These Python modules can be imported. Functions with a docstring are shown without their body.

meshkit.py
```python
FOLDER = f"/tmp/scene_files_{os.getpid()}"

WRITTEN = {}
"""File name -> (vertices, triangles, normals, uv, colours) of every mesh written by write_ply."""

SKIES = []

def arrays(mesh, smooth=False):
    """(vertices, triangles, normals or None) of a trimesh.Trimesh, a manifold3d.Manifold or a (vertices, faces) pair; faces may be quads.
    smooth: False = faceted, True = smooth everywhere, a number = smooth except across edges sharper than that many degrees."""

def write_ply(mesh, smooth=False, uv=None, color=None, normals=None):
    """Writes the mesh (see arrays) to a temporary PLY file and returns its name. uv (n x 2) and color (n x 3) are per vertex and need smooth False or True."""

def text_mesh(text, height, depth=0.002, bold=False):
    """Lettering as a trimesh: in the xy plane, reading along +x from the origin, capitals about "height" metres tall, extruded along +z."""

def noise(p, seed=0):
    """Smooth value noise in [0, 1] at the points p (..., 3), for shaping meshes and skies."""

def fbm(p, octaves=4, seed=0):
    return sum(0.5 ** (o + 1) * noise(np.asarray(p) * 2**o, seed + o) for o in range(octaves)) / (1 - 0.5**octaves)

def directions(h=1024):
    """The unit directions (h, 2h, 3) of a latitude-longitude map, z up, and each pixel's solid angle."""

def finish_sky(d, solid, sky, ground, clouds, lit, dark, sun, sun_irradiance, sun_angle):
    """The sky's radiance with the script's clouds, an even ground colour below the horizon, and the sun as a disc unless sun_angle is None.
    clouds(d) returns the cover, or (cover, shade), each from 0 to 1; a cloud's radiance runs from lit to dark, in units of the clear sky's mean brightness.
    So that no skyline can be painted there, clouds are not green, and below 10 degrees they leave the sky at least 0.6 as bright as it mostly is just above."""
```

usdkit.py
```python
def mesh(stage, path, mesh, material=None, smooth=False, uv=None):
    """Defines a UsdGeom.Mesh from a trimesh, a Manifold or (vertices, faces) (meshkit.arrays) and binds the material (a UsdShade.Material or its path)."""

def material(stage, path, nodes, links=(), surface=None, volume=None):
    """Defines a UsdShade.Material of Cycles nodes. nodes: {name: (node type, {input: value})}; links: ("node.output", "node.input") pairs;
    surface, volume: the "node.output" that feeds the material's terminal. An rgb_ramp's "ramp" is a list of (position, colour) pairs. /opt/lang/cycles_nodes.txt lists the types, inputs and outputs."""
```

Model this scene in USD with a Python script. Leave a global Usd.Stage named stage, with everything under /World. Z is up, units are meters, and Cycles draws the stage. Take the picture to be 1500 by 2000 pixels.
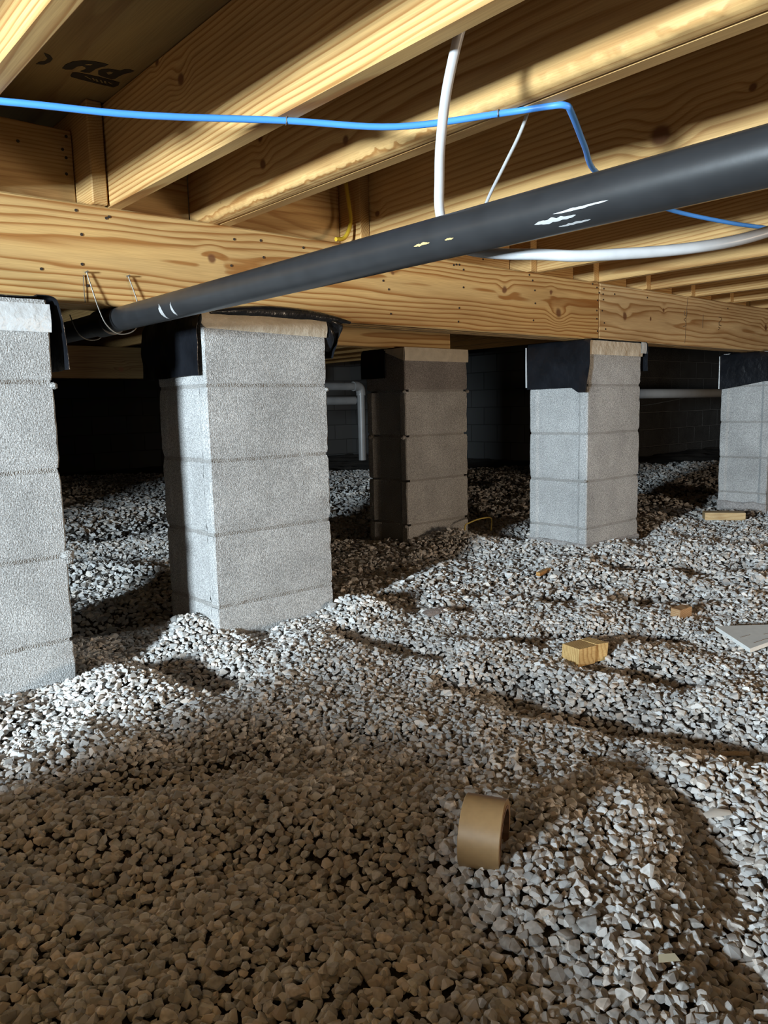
import math, random
import numpy as np, trimesh, manifold3d
from shapely.geometry import Polygon
import usdkit, meshkit
from pxr import Usd, UsdGeom, UsdLux, UsdShade, Sdf, Gf, Vt

stage = Usd.Stage.CreateInMemory()
UsdGeom.SetStageUpAxis(stage, 'Z'); UsdGeom.SetStageMetersPerUnit(stage, 1.0)
UsdGeom.Xform.Define(stage, '/World'); UsdGeom.Scope.Define(stage, '/World/Looks')
rng = np.random.default_rng(7)
UP = np.array([0, 0, 1.0])

# ------------------------------------------------------------------ camera
CAM_H = 0.64
F, PITCH, ROLL, YAW = 1498.1, 0.13594, -0.023125, 0.71541
_fw = np.array([math.sin(YAW), math.cos(YAW), 0]); _rt = np.array([math.cos(YAW), -math.sin(YAW), 0])
_f2 = _fw * math.cos(PITCH) - UP * math.sin(PITCH); _u2 = UP * math.cos(PITCH) + _fw * math.sin(PITCH)
_r3 = _rt * math.cos(ROLL) + _u2 * math.sin(ROLL); _u3 = _u2 * math.cos(ROLL) - _rt * math.sin(ROLL)
cam = UsdGeom.Camera.Define(stage, '/World/camera')
cam.CreateHorizontalApertureAttr(36.0); cam.CreateVerticalApertureAttr(48.0)
cam.CreateFocalLengthAttr(36.0 * F / 1500); cam.CreateClippingRangeAttr(Gf.Vec2f(0.02, 200))
_m = np.eye(4); _m[0, :3], _m[1, :3], _m[2, :3], _m[3, :3] = _r3, _u3, -_f2, (0, 0, CAM_H)
cam.AddTransformOp().Set(Gf.Matrix4d(_m.tolist()))
cam.CreateExposureAttr(0.0)

# ------------------------------------------------------------------ light
dome = UsdLux.DomeLight.Define(stage, '/World/sky'); dome.CreateIntensityAttr(0.3); dome.CreateColorAttr(Gf.Vec3f(0.75, 0.87, 1.0))

def rect_light(name, loc, emit, w, h, power, color):
    """daylight standing in a foundation opening: w along the wall, h upward"""
    l = UsdLux.RectLight.Define(stage, '/World/' + name)
    z = -np.array(emit, float); y = UP; x = np.cross(y, z)
    m = np.eye(4); m[0, :3], m[1, :3], m[2, :3], m[3, :3] = x, y, z, loc
    l.AddTransformOp().Set(Gf.Matrix4d(m.tolist()))
    l.CreateWidthAttr(w); l.CreateHeightAttr(h); l.CreateIntensityAttr(power); l.CreateColorAttr(Gf.Vec3f(*color)); l.CreateNormalizeAttr(True)

OPEN_L = dict(y0=0.24, y1=0.66, z0=0.56, z1=0.94)       # access hole in the left foundation wall
OPEN_F = dict(x0=1.9, x1=2.9, z0=0.14, z1=0.58)         # wide opening in the wall behind the photographer
WX0, WY0, WX1, WY1, WYJ, WXJ = -2.5, -2.4, 13.0, 8.6, 4.85, 6.9
rect_light('daylight_access', (WX0 - 0.1, (OPEN_L['y0'] + OPEN_L['y1']) / 2, (OPEN_L['z0'] + OPEN_L['z1']) / 2), (1, 0, 0), 0.42, 0.38, 152, (0.78, 0.93, 1.03))
rect_light('daylight_rear', ((OPEN_F['x0'] + OPEN_F['x1']) / 2, WY0 - 0.1, (OPEN_F['z0'] + OPEN_F['z1']) / 2), (0, 1, 0), 1.0, 0.44, 21, (1.0, 0.78, 0.56))

# ------------------------------------------------------------------ helpers: prims
used = {}
def numbered(parent, name):
    k = (parent, name); n = used.get(k, 0); used[k] = n + 1
    return f'{parent}/{name}' if n == 0 else f'{parent}/{name}_{n:03d}'
def keys(p, **kw):
    for k, v in kw.items():
        if v: p.SetCustomDataByKey(k, v)
def thing(name, label, cat=None, group=None, kind=None, loc=None):
    x = UsdGeom.Xform.Define(stage, numbered('/World', name))
    p = x.GetPrim(); keys(p, label=label, category=cat, group=group, kind=kind)
    return p
def part(parent, name, mesh, mat, smooth=30, label=None, kind=None):
    base = '/World' if parent is None else str(parent.GetPath())
    m = usdkit.mesh(stage, numbered(base, name), mesh, mat, smooth=smooth)
    keys(m.GetPrim(), label=label, kind=kind)
    return m.GetPrim()
def solo(name, mesh, mat, label, cat=None, group=None, kind=None, smooth=30):
    p = part(None, name, mesh, mat, smooth); keys(p, label=label, category=cat, group=group, kind=kind)
    return p
def cat(*ms): return trimesh.util.concatenate(ms)

# ------------------------------------------------------------------ helpers: shapes
def bx(x0, x1, y0, y1, z0, z1, b=0.003):
    """chamfered box"""
    pts = []
    for x, sx in ((x0, 1), (x1, -1)):
        for y, sy in ((y0, 1), (y1, -1)):
            for z, sz in ((z0, 1), (z1, -1)):
                pts += [(x, y + sy * b, z + sz * b), (x + sx * b, y, z + sz * b), (x + sx * b, y + sy * b, z)]
    return trimesh.Trimesh(*hull(np.array(pts)), process=False)
def hull(p):
    h = trimesh.convex.convex_hull(p); return np.array(h.vertices), np.array(h.faces)
def place(m, loc, rz=0, rx=0, ry=0):
    m = m.copy(); m.apply_transform(trimesh.transformations.euler_matrix(rx, ry, rz, 'sxyz')); m.apply_translation(loc); return m
def spline(p, n):
    p = np.asarray(p, float); q = np.vstack([2 * p[0] - p[1], p, 2 * p[-1] - p[-2]]); out = []
    for i in range(len(p) - 1):
        t = np.linspace(0, 1, n, endpoint=False)[:, None]; a, b, c, d = q[i:i + 4]
        out.append(0.5 * (2 * b + (c - a) * t + (2 * a - 5 * b + 4 * c - d) * t ** 2 + (3 * b - a - 3 * c + d) * t ** 3))
    return np.vstack(out + [p[-1:]])
def tube(p, r, sides=12, flat=None, ref=UP):
    """swept tube with end caps; flat=(rx, ry) gives an oval section"""
    p = np.asarray(p, float); t = np.gradient(p, axis=0); t /= np.linalg.norm(t, axis=1, keepdims=True)
    a = np.cross(t[0], ref); a = np.cross(t[0], [1, .3, 0]) if np.linalg.norm(a) < .1 else a
    A = []
    for i in range(len(p)):
        a = a - t[i] * (a @ t[i]); a /= np.linalg.norm(a); A.append(a.copy())
    A = np.array(A); B = np.cross(t, A); rx, ry = flat or (r, r)
    an = np.arange(sides) * 2 * np.pi / sides
    v = (p[:, None] + rx * np.cos(an)[None, :, None] * A[:, None] + ry * np.sin(an)[None, :, None] * B[:, None]).reshape(-1, 3)
    i, j = np.meshgrid(np.arange(len(p) - 1), np.arange(sides), indexing='ij'); k = (j + 1) % sides
    q = np.stack([i * sides + j, i * sides + k, (i + 1) * sides + k, (i + 1) * sides + j], -1).reshape(-1, 4)
    f = np.vstack([q[:, [0, 1, 2]], q[:, [0, 2, 3]]])
    n = len(v); v = np.vstack([v, p[:1], p[-1:]]); j = np.arange(sides); k = (j + 1) % sides; e = (len(p) - 1) * sides
    f = np.vstack([f, np.stack([np.full(sides, n), k, j], 1), np.stack([np.full(sides, n + 1), e + j, e + k], 1)])
    m = trimesh.Trimesh(v, f, process=False)
    return m
def sheet(g, t):
    """a grid of points (n, m, 3) as a closed thin sheet of thickness t"""
    g = np.asarray(g, float); n, m = g.shape[:2]
    nu = np.cross(np.gradient(g, axis=0), np.gradient(g, axis=1)); nu /= np.linalg.norm(nu, axis=2, keepdims=True) + 1e-12
    v = np.vstack([(g + nu * t / 2).reshape(-1, 3), (g - nu * t / 2).reshape(-1, 3)]); N = n * m
    i, j = np.meshgrid(np.arange(n - 1), np.arange(m - 1), indexing='ij'); a = i * m + j
    q = np.stack([a, a + m, a + m + 1, a + 1], -1).reshape(-1, 4)
    b = [k for k in range(m)] + [k * m + m - 1 for k in range(1, n)] + [(n - 1) * m + k for k in range(m - 2, -1, -1)] + [k * m for k in range(n - 2, 0, -1)]
    b = np.array(b); c = np.roll(b, -1); s = np.stack([b, c, c + N, b + N], 1)
    q = np.vstack([q, q[:, ::-1] + N, s])
    return trimesh.Trimesh(v, np.vstack([q[:, [0, 1, 2]], q[:, [0, 2, 3]]]), process=False)
def fbm(p, s, o=4, seed=0): return meshkit.fbm(np.asarray(p, float) * s, o, seed) - 0.5

# ------------------------------------------------------------------ materials
def mat(name, nodes, links, surface='p.BSDF'):
    return usdkit.material(stage, '/World/Looks/' + name, nodes, links, surface=surface)
ALB = 0.80      # every surface a little darker, the daylight a little stronger: less bounce, deeper shade
def plain(name, col, rough=0.6, spec=0.4, vary=0.12, scale=14, metallic=0, bump=0.0, bscale=200):
    c = np.array(col) * ALB
    n = {'g': ('geometry', {}), 'n': ('noise_texture', {'scale': scale, 'detail': 4}),
         'r': ('rgb_ramp', {'ramp': [(0.3, tuple(c * (1 - vary))), (0.7, tuple(np.minimum(c * (1 + vary), 1)))]}),
         'p': ('principled_bsdf', {'roughness': rough, 'specular_ior_level': spec, 'metallic': metallic})}
    l = [('g.position', 'n.vector'), ('n.fac', 'r.fac'), ('r.color', 'p.base_color')]
    if bump:
        n['n2'] = ('noise_texture', {'scale': bscale, 'detail': 3}); n['b'] = ('bump', {'strength': 1.0, 'distance': bump})
        l += [('g.position', 'n2.vector'), ('n2.fac', 'b.height'), ('b.normal', 'p.normal')]
    return mat(name, n, l)

_wood = [0]
def wood(axis='x', center=(0, 0, 0), tilt=(0, 0), period=0.008, knots=(), light=(0.66, 0.42, 0.17), dark=(0.38, 0.175, 0.05), warp=0.022, tone=1.0, seed=None, rough=0.62, plain_zone=0.42):
    """pine: growth rings round a pith line along `axis` through `center`, tilted by `tilt`; knots = (point, radius, swirl)"""
    _wood[0] += 1; s = _wood[0] * 3.7 if seed is None else seed
    R = trimesh.transformations.euler_matrix(*((tilt[0], 0, tilt[1]) if axis == 'y' else (0, tilt[0], tilt[1])), 'sxyz')[:3, :3]
    T = -R @ np.array(center, float)
    lo = np.array([7.0, 7.0, 7.0]); lo['xyz'.index(axis)] = 0.9
    fi = np.array([420.0, 420.0, 420.0]); fi['xyz'.index(axis)] = 9
    e = trimesh.transformations.euler_from_matrix(R, 'sxyz')
    L = np.array(light) * tone * ALB; D = np.array(dark) * tone * ALB
    n = {'g': ('geometry', {}),
         'ms': ('mapping', {'scale': tuple(lo), 'location': (s, s * 1.3, s * .7)}), 'nz': ('noise_texture', {'scale': 1.0, 'detail': 3, 'roughness': 0.55}),
         'sub': ('vector_math', {'math_type': 'subtract', 'vector2': (0.5, 0.5, 0.5)}), 'sc': ('vector_math', {'math_type': 'scale', 'scale': warp * 2}),
         'add': ('vector_math', {'math_type': 'add'}),
         'mp': ('mapping', {'rotation': tuple(e), 'location': tuple(T)}),
         'w': ('wave_texture', {'wave_type': 'rings', 'rings_direction': axis, 'profile': 'saw', 'scale': 2 * math.pi / (20 * period), 'distortion': 0.0}),
         'r': ('rgb_ramp', {'ramp': [(0.0, tuple(L * .93)), (0.35, tuple(L)), (0.58, tuple(L * .72 + D * .28)), (0.84, tuple(D)), (0.93, tuple(D * .9 + L * .1)), (1.0, tuple(L * .9))]}),
         'ml': ('mapping', {'scale': tuple(lo * 1.6), 'location': (s, s, s)}), 'nl': ('noise_texture', {'scale': 1.0, 'detail': 3}),
         'rl': ('rgb_ramp', {'ramp': [(0.3, (0.78, 0.72, 0.66)), (0.5, (1, 1, 1)), (0.7, (1.12, 1.1, 1.05))]}),
         'mr': ('map_range', {'from_min': .34, 'from_max': .66, 'to_min': plain_zone, 'to_max': 1.0, 'clamp': True}), 'm0': ('mix_color', {'blend_type': 'mix', 'a': tuple(L * .9)}),
         'm1': ('mix_color', {'blend_type': 'multiply', 'fac': 1.0, 'use_clamp': False}),
         'mf': ('mapping', {'scale': tuple(fi)}), 'nf': ('noise_texture', {'scale': 1.0, 'detail': 2}),
         'rf': ('rgb_ramp', {'ramp': [(0.3, (0.86, 0.84, 0.82)), (0.65, (1.06, 1.06, 1.06))]}),
         'm2': ('mix_color', {'blend_type': 'multiply', 'fac': 1.0, 'use_clamp': False}),
         'p': ('principled_bsdf', {'roughness': rough, 'specular_ior_level': 0.25})}
    l = [('g.position', 'ms.vector'), ('ms.vector', 'nz.vector'), ('nz.color', 'sub.vector1'), ('sub.vector', 'sc.vector1'), ('g.position', 'add.vector1'), ('sc.vector', 'add.vector2'),
         ('w.fac', 'r.fac'), ('g.position', 'ml.vector'), ('ml.vector', 'nl.vector'), ('nl.fac', 'rl.fac'), ('nz.fac', 'mr.value'), ('mr.result', 'm0.fac'), ('r.color', 'm0.b'), ('m0.result', 'm1.a'), ('rl.color', 'm1.b'),
         ('g.position', 'mf.vector'), ('mf.vector', 'nf.vector'), ('nf.fac', 'rf.fac'), ('m1.result', 'm2.a'), ('rf.color', 'm2.b')]
    cur, col = 'add.vector', 'm2.result'
    for k, (pt, rad, sw) in enumerate(knots):
        a = f'k{k}'
        n[a + 'd'] = ('vector_math', {'math_type': 'distance', 'vector2': tuple(pt)})
        n[a + 'r'] = ('map_range', {'range_type': 'smoothstep', 'from_min': 0.0, 'from_max': rad * 4.5, 'to_min': sw, 'to_max': 0.0, 'clamp': True})
        n[a + 'c'] = ('combine_xyz', {})
        n[a + 'v'] = ('vector_math', {'math_type': 'add'})
        n[a + 'm'] = ('map_range', {'range_type': 'smoothstep', 'from_min': rad * .55, 'from_max': rad * 1.25, 'to_min': 0.92, 'to_max': 0.0, 'clamp': True})
        n[a + 'x'] = ('mix_color', {'blend_type': 'mix', 'b': (0.13, 0.05, 0.02)})
        l += [('add.vector', a + 'd.vector1'), (a + 'd.value', a + 'r.value'), (a + 'r.result', a + 'c.z'), (cur, a + 'v.vector1'), (a + 'c.vector', a + 'v.vector2'),
              (a + 'd.value', a + 'm.value'), (a + 'm.result', a + 'x.fac'), (col, a + 'x.a')]
        cur, col = a + 'v.vector', a + 'x.result'
    l += [(cur, 'mp.vector'), ('mp.vector', 'w.vector'), (col, 'p.base_color')]
    return mat(f'pine_{_wood[0]:03d}', n, l)

def concrete(name, a, b, speck=300, bump=0.0012, warm=(1, 1, 1)):
    a, b, w = np.array(a) * ALB, np.array(b) * ALB, np.array(warm)
    n = {'g': ('geometry', {}), 'n1': ('noise_texture', {'scale': speck, 'detail': 1, 'roughness': 0.6}), 'r1': ('rgb_ramp', {'ramp': [(0.30, tuple(a)), (0.52, tuple((a + b) / 2)), (0.7, tuple(b))]}),
         'n2': ('noise_texture', {'scale': 7, 'detail': 2}), 'r2': ('rgb_ramp', {'ramp': [(0.3, tuple(.84 * w)), (0.7, (1.1, 1.1, 1.1))]}),
         'm': ('mix_color', {'blend_type': 'multiply', 'fac': 1.0, 'use_clamp': False}),
         'n3': ('noise_texture', {'scale': 340, 'detail': 0}), 'b': ('bump', {'strength': 1.0, 'distance': bump}),
         'p': ('principled_bsdf', {'roughness': 0.92, 'specular_ior_level': 0.15})}
    l = [('g.position', 'n1.vector'), ('n1.fac', 'r1.fac'), ('g.position', 'n2.vector'), ('n2.fac', 'r2.fac'), ('r1.color', 'm.a'), ('r2.color', 'm.b'), ('m.result', 'p.base_color'),
         ('g.position', 'n3.vector'), ('n3.fac', 'b.height'), ('b.normal', 'p.normal')]
    return mat(name, n, l)

CONC = concrete('block_concrete', (0.27, 0.27, 0.265), (0.62, 0.615, 0.605))
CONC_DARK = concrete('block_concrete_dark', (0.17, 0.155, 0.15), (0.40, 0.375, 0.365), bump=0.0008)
MORTAR = concrete('mortar', (0.27, 0.26, 0.25), (0.46, 0.45, 0.43), speck=260, bump=0.003)
FOOT = concrete('footing_mortar', (0.30, 0.28, 0.27), (0.50, 0.475, 0.46), speck=120, bump=0.003)
BLACK = plain('black_plastic', (0.010, 0.011, 0.014), rough=0.26, spec=0.5, vary=0.3, bump=0.004, bscale=28)
CREAM = plain('cream_strip', (0.68, 0.60, 0.475), rough=0.45, vary=0.1, scale=30, bump=0.004, bscale=60)
WHITEFILM = plain('white_film', (0.62, 0.64, 0.65), rough=0.3, vary=0.06, scale=25, bump=0.003, bscale=50)
PIPE = plain('black_pipe', (0.020, 0.0205, 0.022), rough=0.36, spec=0.42, vary=0.15, scale=18, bump=0.0002, bscale=40)
SCUFF = plain('scuff', (0.36, 0.36, 0.36), rough=0.8)
GLUE = plain('glue_smear', (0.55, 0.38, 0.16), rough=0.5)
BLUE = plain('blue_jacket', (0.075, 0.29, 0.78), rough=0.38, vary=0.06)
WHITEC = plain('white_jacket', (0.45, 0.45, 0.455), rough=0.35, vary=0.08, scale=40)
YELLOW = plain('yellow_jacket', (0.62, 0.40, 0.03), rough=0.4)
STRING = plain('yellow_string', (0.60, 0.46, 0.12), rough=0.7)
STEEL = plain('steel', (0.20, 0.185, 0.16), rough=0.5, metallic=0.7)
RUST = plain('nail_dark', (0.035, 0.025, 0.018), rough=0.6)
PVC_GREY = plain('grey_pvc', (0.24, 0.24, 0.24), rough=0.35, vary=0.1)  # white pipe plastic greyed to stand for the dim light there
PVC = plain('white_pvc', (0.70, 0.72, 0.74), rough=0.3, vary=0.04)
INK = plain('black_ink', (0.012, 0.009, 0.008), rough=0.6, vary=0.4, scale=80)
PENCIL = plain('pencil', (0.13, 0.085, 0.045), rough=0.7)
KRAFT = plain('kraft_paper', (0.37, 0.225, 0.10), rough=0.45, vary=0.06, scale=120)
KRAFT_CORE = plain('cardboard_core', (0.24, 0.14, 0.085), rough=0.8, vary=0.2, scale=60)
BOARD = plain('white_board', (0.80, 0.82, 0.80), rough=0.55, vary=0.05, scale=60)
PAPER = plain('scrap_paper', (0.85, 0.80, 0.72), rough=0.7)

def stone_mat(name, c, near=True):
    c = np.array(c) * ALB
    n = {'o': ('object_info', {}) if near else ('attribute', {'attribute': 'tone'}), 'g': ('geometry', {}), 'r': ('rgb_ramp', {'ramp': [(0, tuple(c * .62)), (.25, tuple(c * .9)), (.6, tuple(c * 1.05)), (1, tuple(c * 1.42))]}),
         't': ('rgb_ramp', {'ramp': [(0, (1.06, .98, .90)), (.5, (1, 1, 1)), (1, (.96, 1.0, 1.03))]}), 'q': ('math', {'math_type': 'multiply', 'value2': 7.31}), 'fr': ('math', {'math_type': 'fraction'}),
         'm': ('mix_color', {'blend_type': 'multiply', 'fac': 1.0, 'use_clamp': False}), 'm2': ('mix_color', {'blend_type': 'multiply', 'fac': 1.0, 'use_clamp': False}),
         'n': ('noise_texture', {'scale': 160, 'detail': 1}), 'r2': ('rgb_ramp', {'ramp': [(.3, (.78, .77, .75)), (.7, (1.15, 1.15, 1.15))]}),
         'p': ('principled_bsdf', {'roughness': 0.85, 'specular_ior_level': 0.2})}
    l = [('o.random', 'r.fac'), ('o.random', 'q.value1'), ('q.value', 'fr.value1'), ('fr.value', 't.fac'), ('r.color', 'm.a'), ('t.color', 'm.b'), ('g.position', 'n.vector'), ('n.fac', 'r2.fac'),
         ('m.result', 'm2.a'), ('r2.color', 'm2.b'), ('m2.result', 'p.base_color')]
    if not near:      # the many small ones: one tone each
        for k in ('g', 'n', 'r2', 'm2'): n.pop(k)
        l = [q for q in l if not (q[0].split('.')[0] in ('g', 'n', 'r2', 'm2') or q[1].split('.')[0] in ('g', 'n', 'r2', 'm2'))] + [('m.result', 'p.base_color')]
        l = [(q[0].replace('o.random', 'o.fac'), q[1]) for q in l]
    return mat(name, n, l)
STONE = stone_mat('gravel_stone', (0.62, 0.605, 0.585)); STONE_FAR = stone_mat('gravel_stone_small', (0.60, 0.585, 0.565), False)
DUST = plain('gravel_dust', (0.11, 0.095, 0.08), rough=0.95, vary=0.4, scale=90, bump=0.006, bscale=140)

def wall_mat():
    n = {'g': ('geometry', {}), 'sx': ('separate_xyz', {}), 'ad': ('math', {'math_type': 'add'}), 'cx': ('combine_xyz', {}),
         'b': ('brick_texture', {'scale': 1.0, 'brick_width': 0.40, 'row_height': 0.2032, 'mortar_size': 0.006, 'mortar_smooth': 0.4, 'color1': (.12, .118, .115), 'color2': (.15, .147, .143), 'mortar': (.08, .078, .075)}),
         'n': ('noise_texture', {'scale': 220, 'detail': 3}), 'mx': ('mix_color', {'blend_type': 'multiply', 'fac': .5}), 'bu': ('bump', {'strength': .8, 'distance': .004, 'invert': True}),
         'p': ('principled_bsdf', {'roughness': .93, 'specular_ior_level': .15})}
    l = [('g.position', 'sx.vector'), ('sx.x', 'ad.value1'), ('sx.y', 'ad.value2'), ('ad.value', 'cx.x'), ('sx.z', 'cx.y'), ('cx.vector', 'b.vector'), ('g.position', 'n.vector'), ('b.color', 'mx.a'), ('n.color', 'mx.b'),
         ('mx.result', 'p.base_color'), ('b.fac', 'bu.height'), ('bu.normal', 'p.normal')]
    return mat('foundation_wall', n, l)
WALL = wall_mat()  # wall colour darkened to stand for the missing light far back
WALLBLOCK = concrete('wall_block', (0.10, .098, .095), (.20, .197, .19), speck=120)  # same darkening for shade on the separately laid blocks

# ------------------------------------------------------------------ pier layout (world metres; front faces look at -y)
PIERS = [  # x0, x1, front y, depth, recess, courses
    dict(x0=0.207, x1=0.607, y=1.846, d=0.30, rec=0.006),
    dict(x0=1.005, x1=1.408, y=1.868, d=0.29, rec=0.004),
    dict(x0=2.348, x1=2.754, y=2.539, d=0.27, rec=0.022),
    dict(x0=2.779, x1=3.189, y=1.881, d=0.305, rec=0.007),
    dict(x0=4.455, x1=4.86, y=1.83, d=0.28, rec=0.007),
    dict(x0=-1.62, x1=-1.22, y=1.85, d=0.30, rec=0.006), dict(x0=-2.25, x1=-1.85, y=1.85, d=0.30, rec=0.006)]  # these two stand out of view, added to block light

# ------------------------------------------------------------------ ground shape
def seg(px, py, a, b):
    ax, ay = a; dx, dy = b[0] - ax, b[1] - ay; L = dx * dx + dy * dy
    t = np.clip(((px - ax) * dx + (py - ay) * dy) / L, 0, 1)
    return np.hypot(px - ax - t * dx, py - ay - t * dy)
HOLLOWS = [  # trough (from, to), half width, depth: trodden hollows in the gravel that lie in shade
    ((1.30, 1.02), (1.44, 0.60), 0.085, 0.050), ((1.30, 1.66), (1.36, 1.36), 0.05, 0.035), ((2.05, 1.50), (2.42, 1.20), 0.05, 0.03),
    ((1.58, 1.02), (1.66, 0.82), 0.055, 0.035), ((1.25, 1.22), (1.36, 1.08), 0.05, 0.03), ((1.53, 1.36), (1.62, 1.25), 0.045, 0.025), ((1.9, 1.72), (2.0, 1.6), 0.05, 0.025), ((2.2, 1.62), (2.35, 1.5), 0.05, 0.025), ((2.75, 1.35), (3.0, 1.15), 0.07, 0.03), ((1.72, 1.25), (1.95, 1.02), 0.04, 0.025), ((1.08, 0.50), (1.20, 0.74), 0.065, 0.028),
    ((0.80, 1.80), (0.86, 1.62), 0.08, 0.06), ((0.40, 1.28), (0.62, 1.20), 0.06, 0.03), ((2.6, 1.6), (3.0, 1.3), 0.06, 0.03), ((3.3, 1.5), (3.7, 1.3), 0.06, 0.03),
    ((0.62, 0.66), (0.50, 0.92), 0.07, 0.03), ((0.36, 0.95), (0.30, 1.15), 0.06, 0.03), ((1.02, 0.46), (0.80, 0.34), 0.06, 0.035),
    ((1.19, 3.54), (1.55, 3.33), .14, .08), ((.77, 2.36), (1.09, 2.36), .10, .06), ((.99, 2.93), (1.22, 2.75), .08, -.05), ((1.5, 4.1), (2.3, 4.5), .2, .10), ((2.1, 3.1), (2.5, 2.9), .12, .06)]
MOUNDS = [  # x, y, radius, height
    (1.46, 1.80, 0.10, 0.055), (0.98, 1.98, 0.10, 0.05), (0.66, 1.72, 0.10, 0.03), (1.25, 1.72, 0.12, 0.03), (2.55, 2.42, 0.14, 0.05), (2.9, 1.75, 0.14, 0.02), (1.62, 1.62, 0.1, 0.03)]
BERM = [((-0.60, 0.10), (-0.60, 0.60), 0.21, 0.345), ((-0.60, 0.60), (-0.60, 1.0), 0.18, 0.385), ((-0.60, 0.10), (0.20, -0.34), 0.20, 0.33), ((0.20, -0.34), (1.20, -0.52), 0.20, 0.29)]      # unseen gravel heaps added left of and behind the camera to shade the foreground
def ground(x, y):
    x = np.asarray(x, float); y = np.asarray(y, float); p = np.stack([x, y, x * 0], -1)
    h = 0.055 * fbm(p, 3.1, 3, 3) + 0.036 * fbm(p, 8.0, 2, 9)
    for a, b, w, d in HOLLOWS: h = h - d * np.exp(-(seg(x, y, a, b) / w) ** 2)
    h = h + np.max([z * np.exp(-(seg(x, y, a, b) / w) ** 2) for a, b, w, z in BERM], 0)
    for mx, my, r, z in MOUNDS: h = h + z * np.exp(-((x - mx) ** 2 + (y - my) ** 2) / r ** 2)
    return h

# ------------------------------------------------------------------ floor: gravel
floor = thing('floor', 'grey crushed stone gravel covering the crawl space ground', None, kind='structure')
def grid_mesh(x0, x1, y0, y1, s):
    xs, ys = np.arange(x0, x1 + s / 2, s), np.arange(y0, y1 + s / 2, s)
    X, Y = np.meshgrid(xs, ys, indexing='ij'); Z = ground(X, Y) - 0.008
    v = np.stack([X, Y, Z], -1).reshape(-1, 3); n, m = X.shape
    i, j = np.meshgrid(np.arange(n - 1), np.arange(m - 1), indexing='ij'); a = (i * m + j).reshape(-1)
    return trimesh.Trimesh(v, np.vstack([np.stack([a, a + m, a + m + 1], 1), np.stack([a, a + m + 1, a + 1], 1)]), process=False)
part(floor, 'gravel_bed', grid_mesh(WX0, WX1, WY0, WY1 + .1, 0.05), DUST, smooth=True)

octa = np.array([(1, 0, 0), (-1, 0, 0), (0, 1, 0), (0, -1, 0), (0, 0, 1), (0, 0, -1)], float)
def stone_shape(r, lo, hi, rounding):
    k = r.integers(lo, hi); p = r.normal(size=(k, 3)); p /= np.linalg.norm(p, axis=1, keepdims=True)
    p *= r.uniform(0.78, 1.08, (k, 1)); p *= np.array([1.0, r.uniform(.66, .95), r.uniform(.5, .78)])
    if rounding: p = (p[:, None] + rounding * octa[None]).reshape(-1, 3)
    v, f = hull(p); v = v - (v.max(0) + v.min(0)) / 2; v /= np.abs(v[:, 0]).max()
    return v, f
NSH = 24
LOD = [[stone_shape(rng, 12, 18, .16) for _ in range(NSH)], [stone_shape(rng, 12, 16, 0) for _ in range(NSH)], [stone_shape(rng, 8, 11, 0) for _ in range(NSH)]]
shapes = LOD[0]

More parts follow.
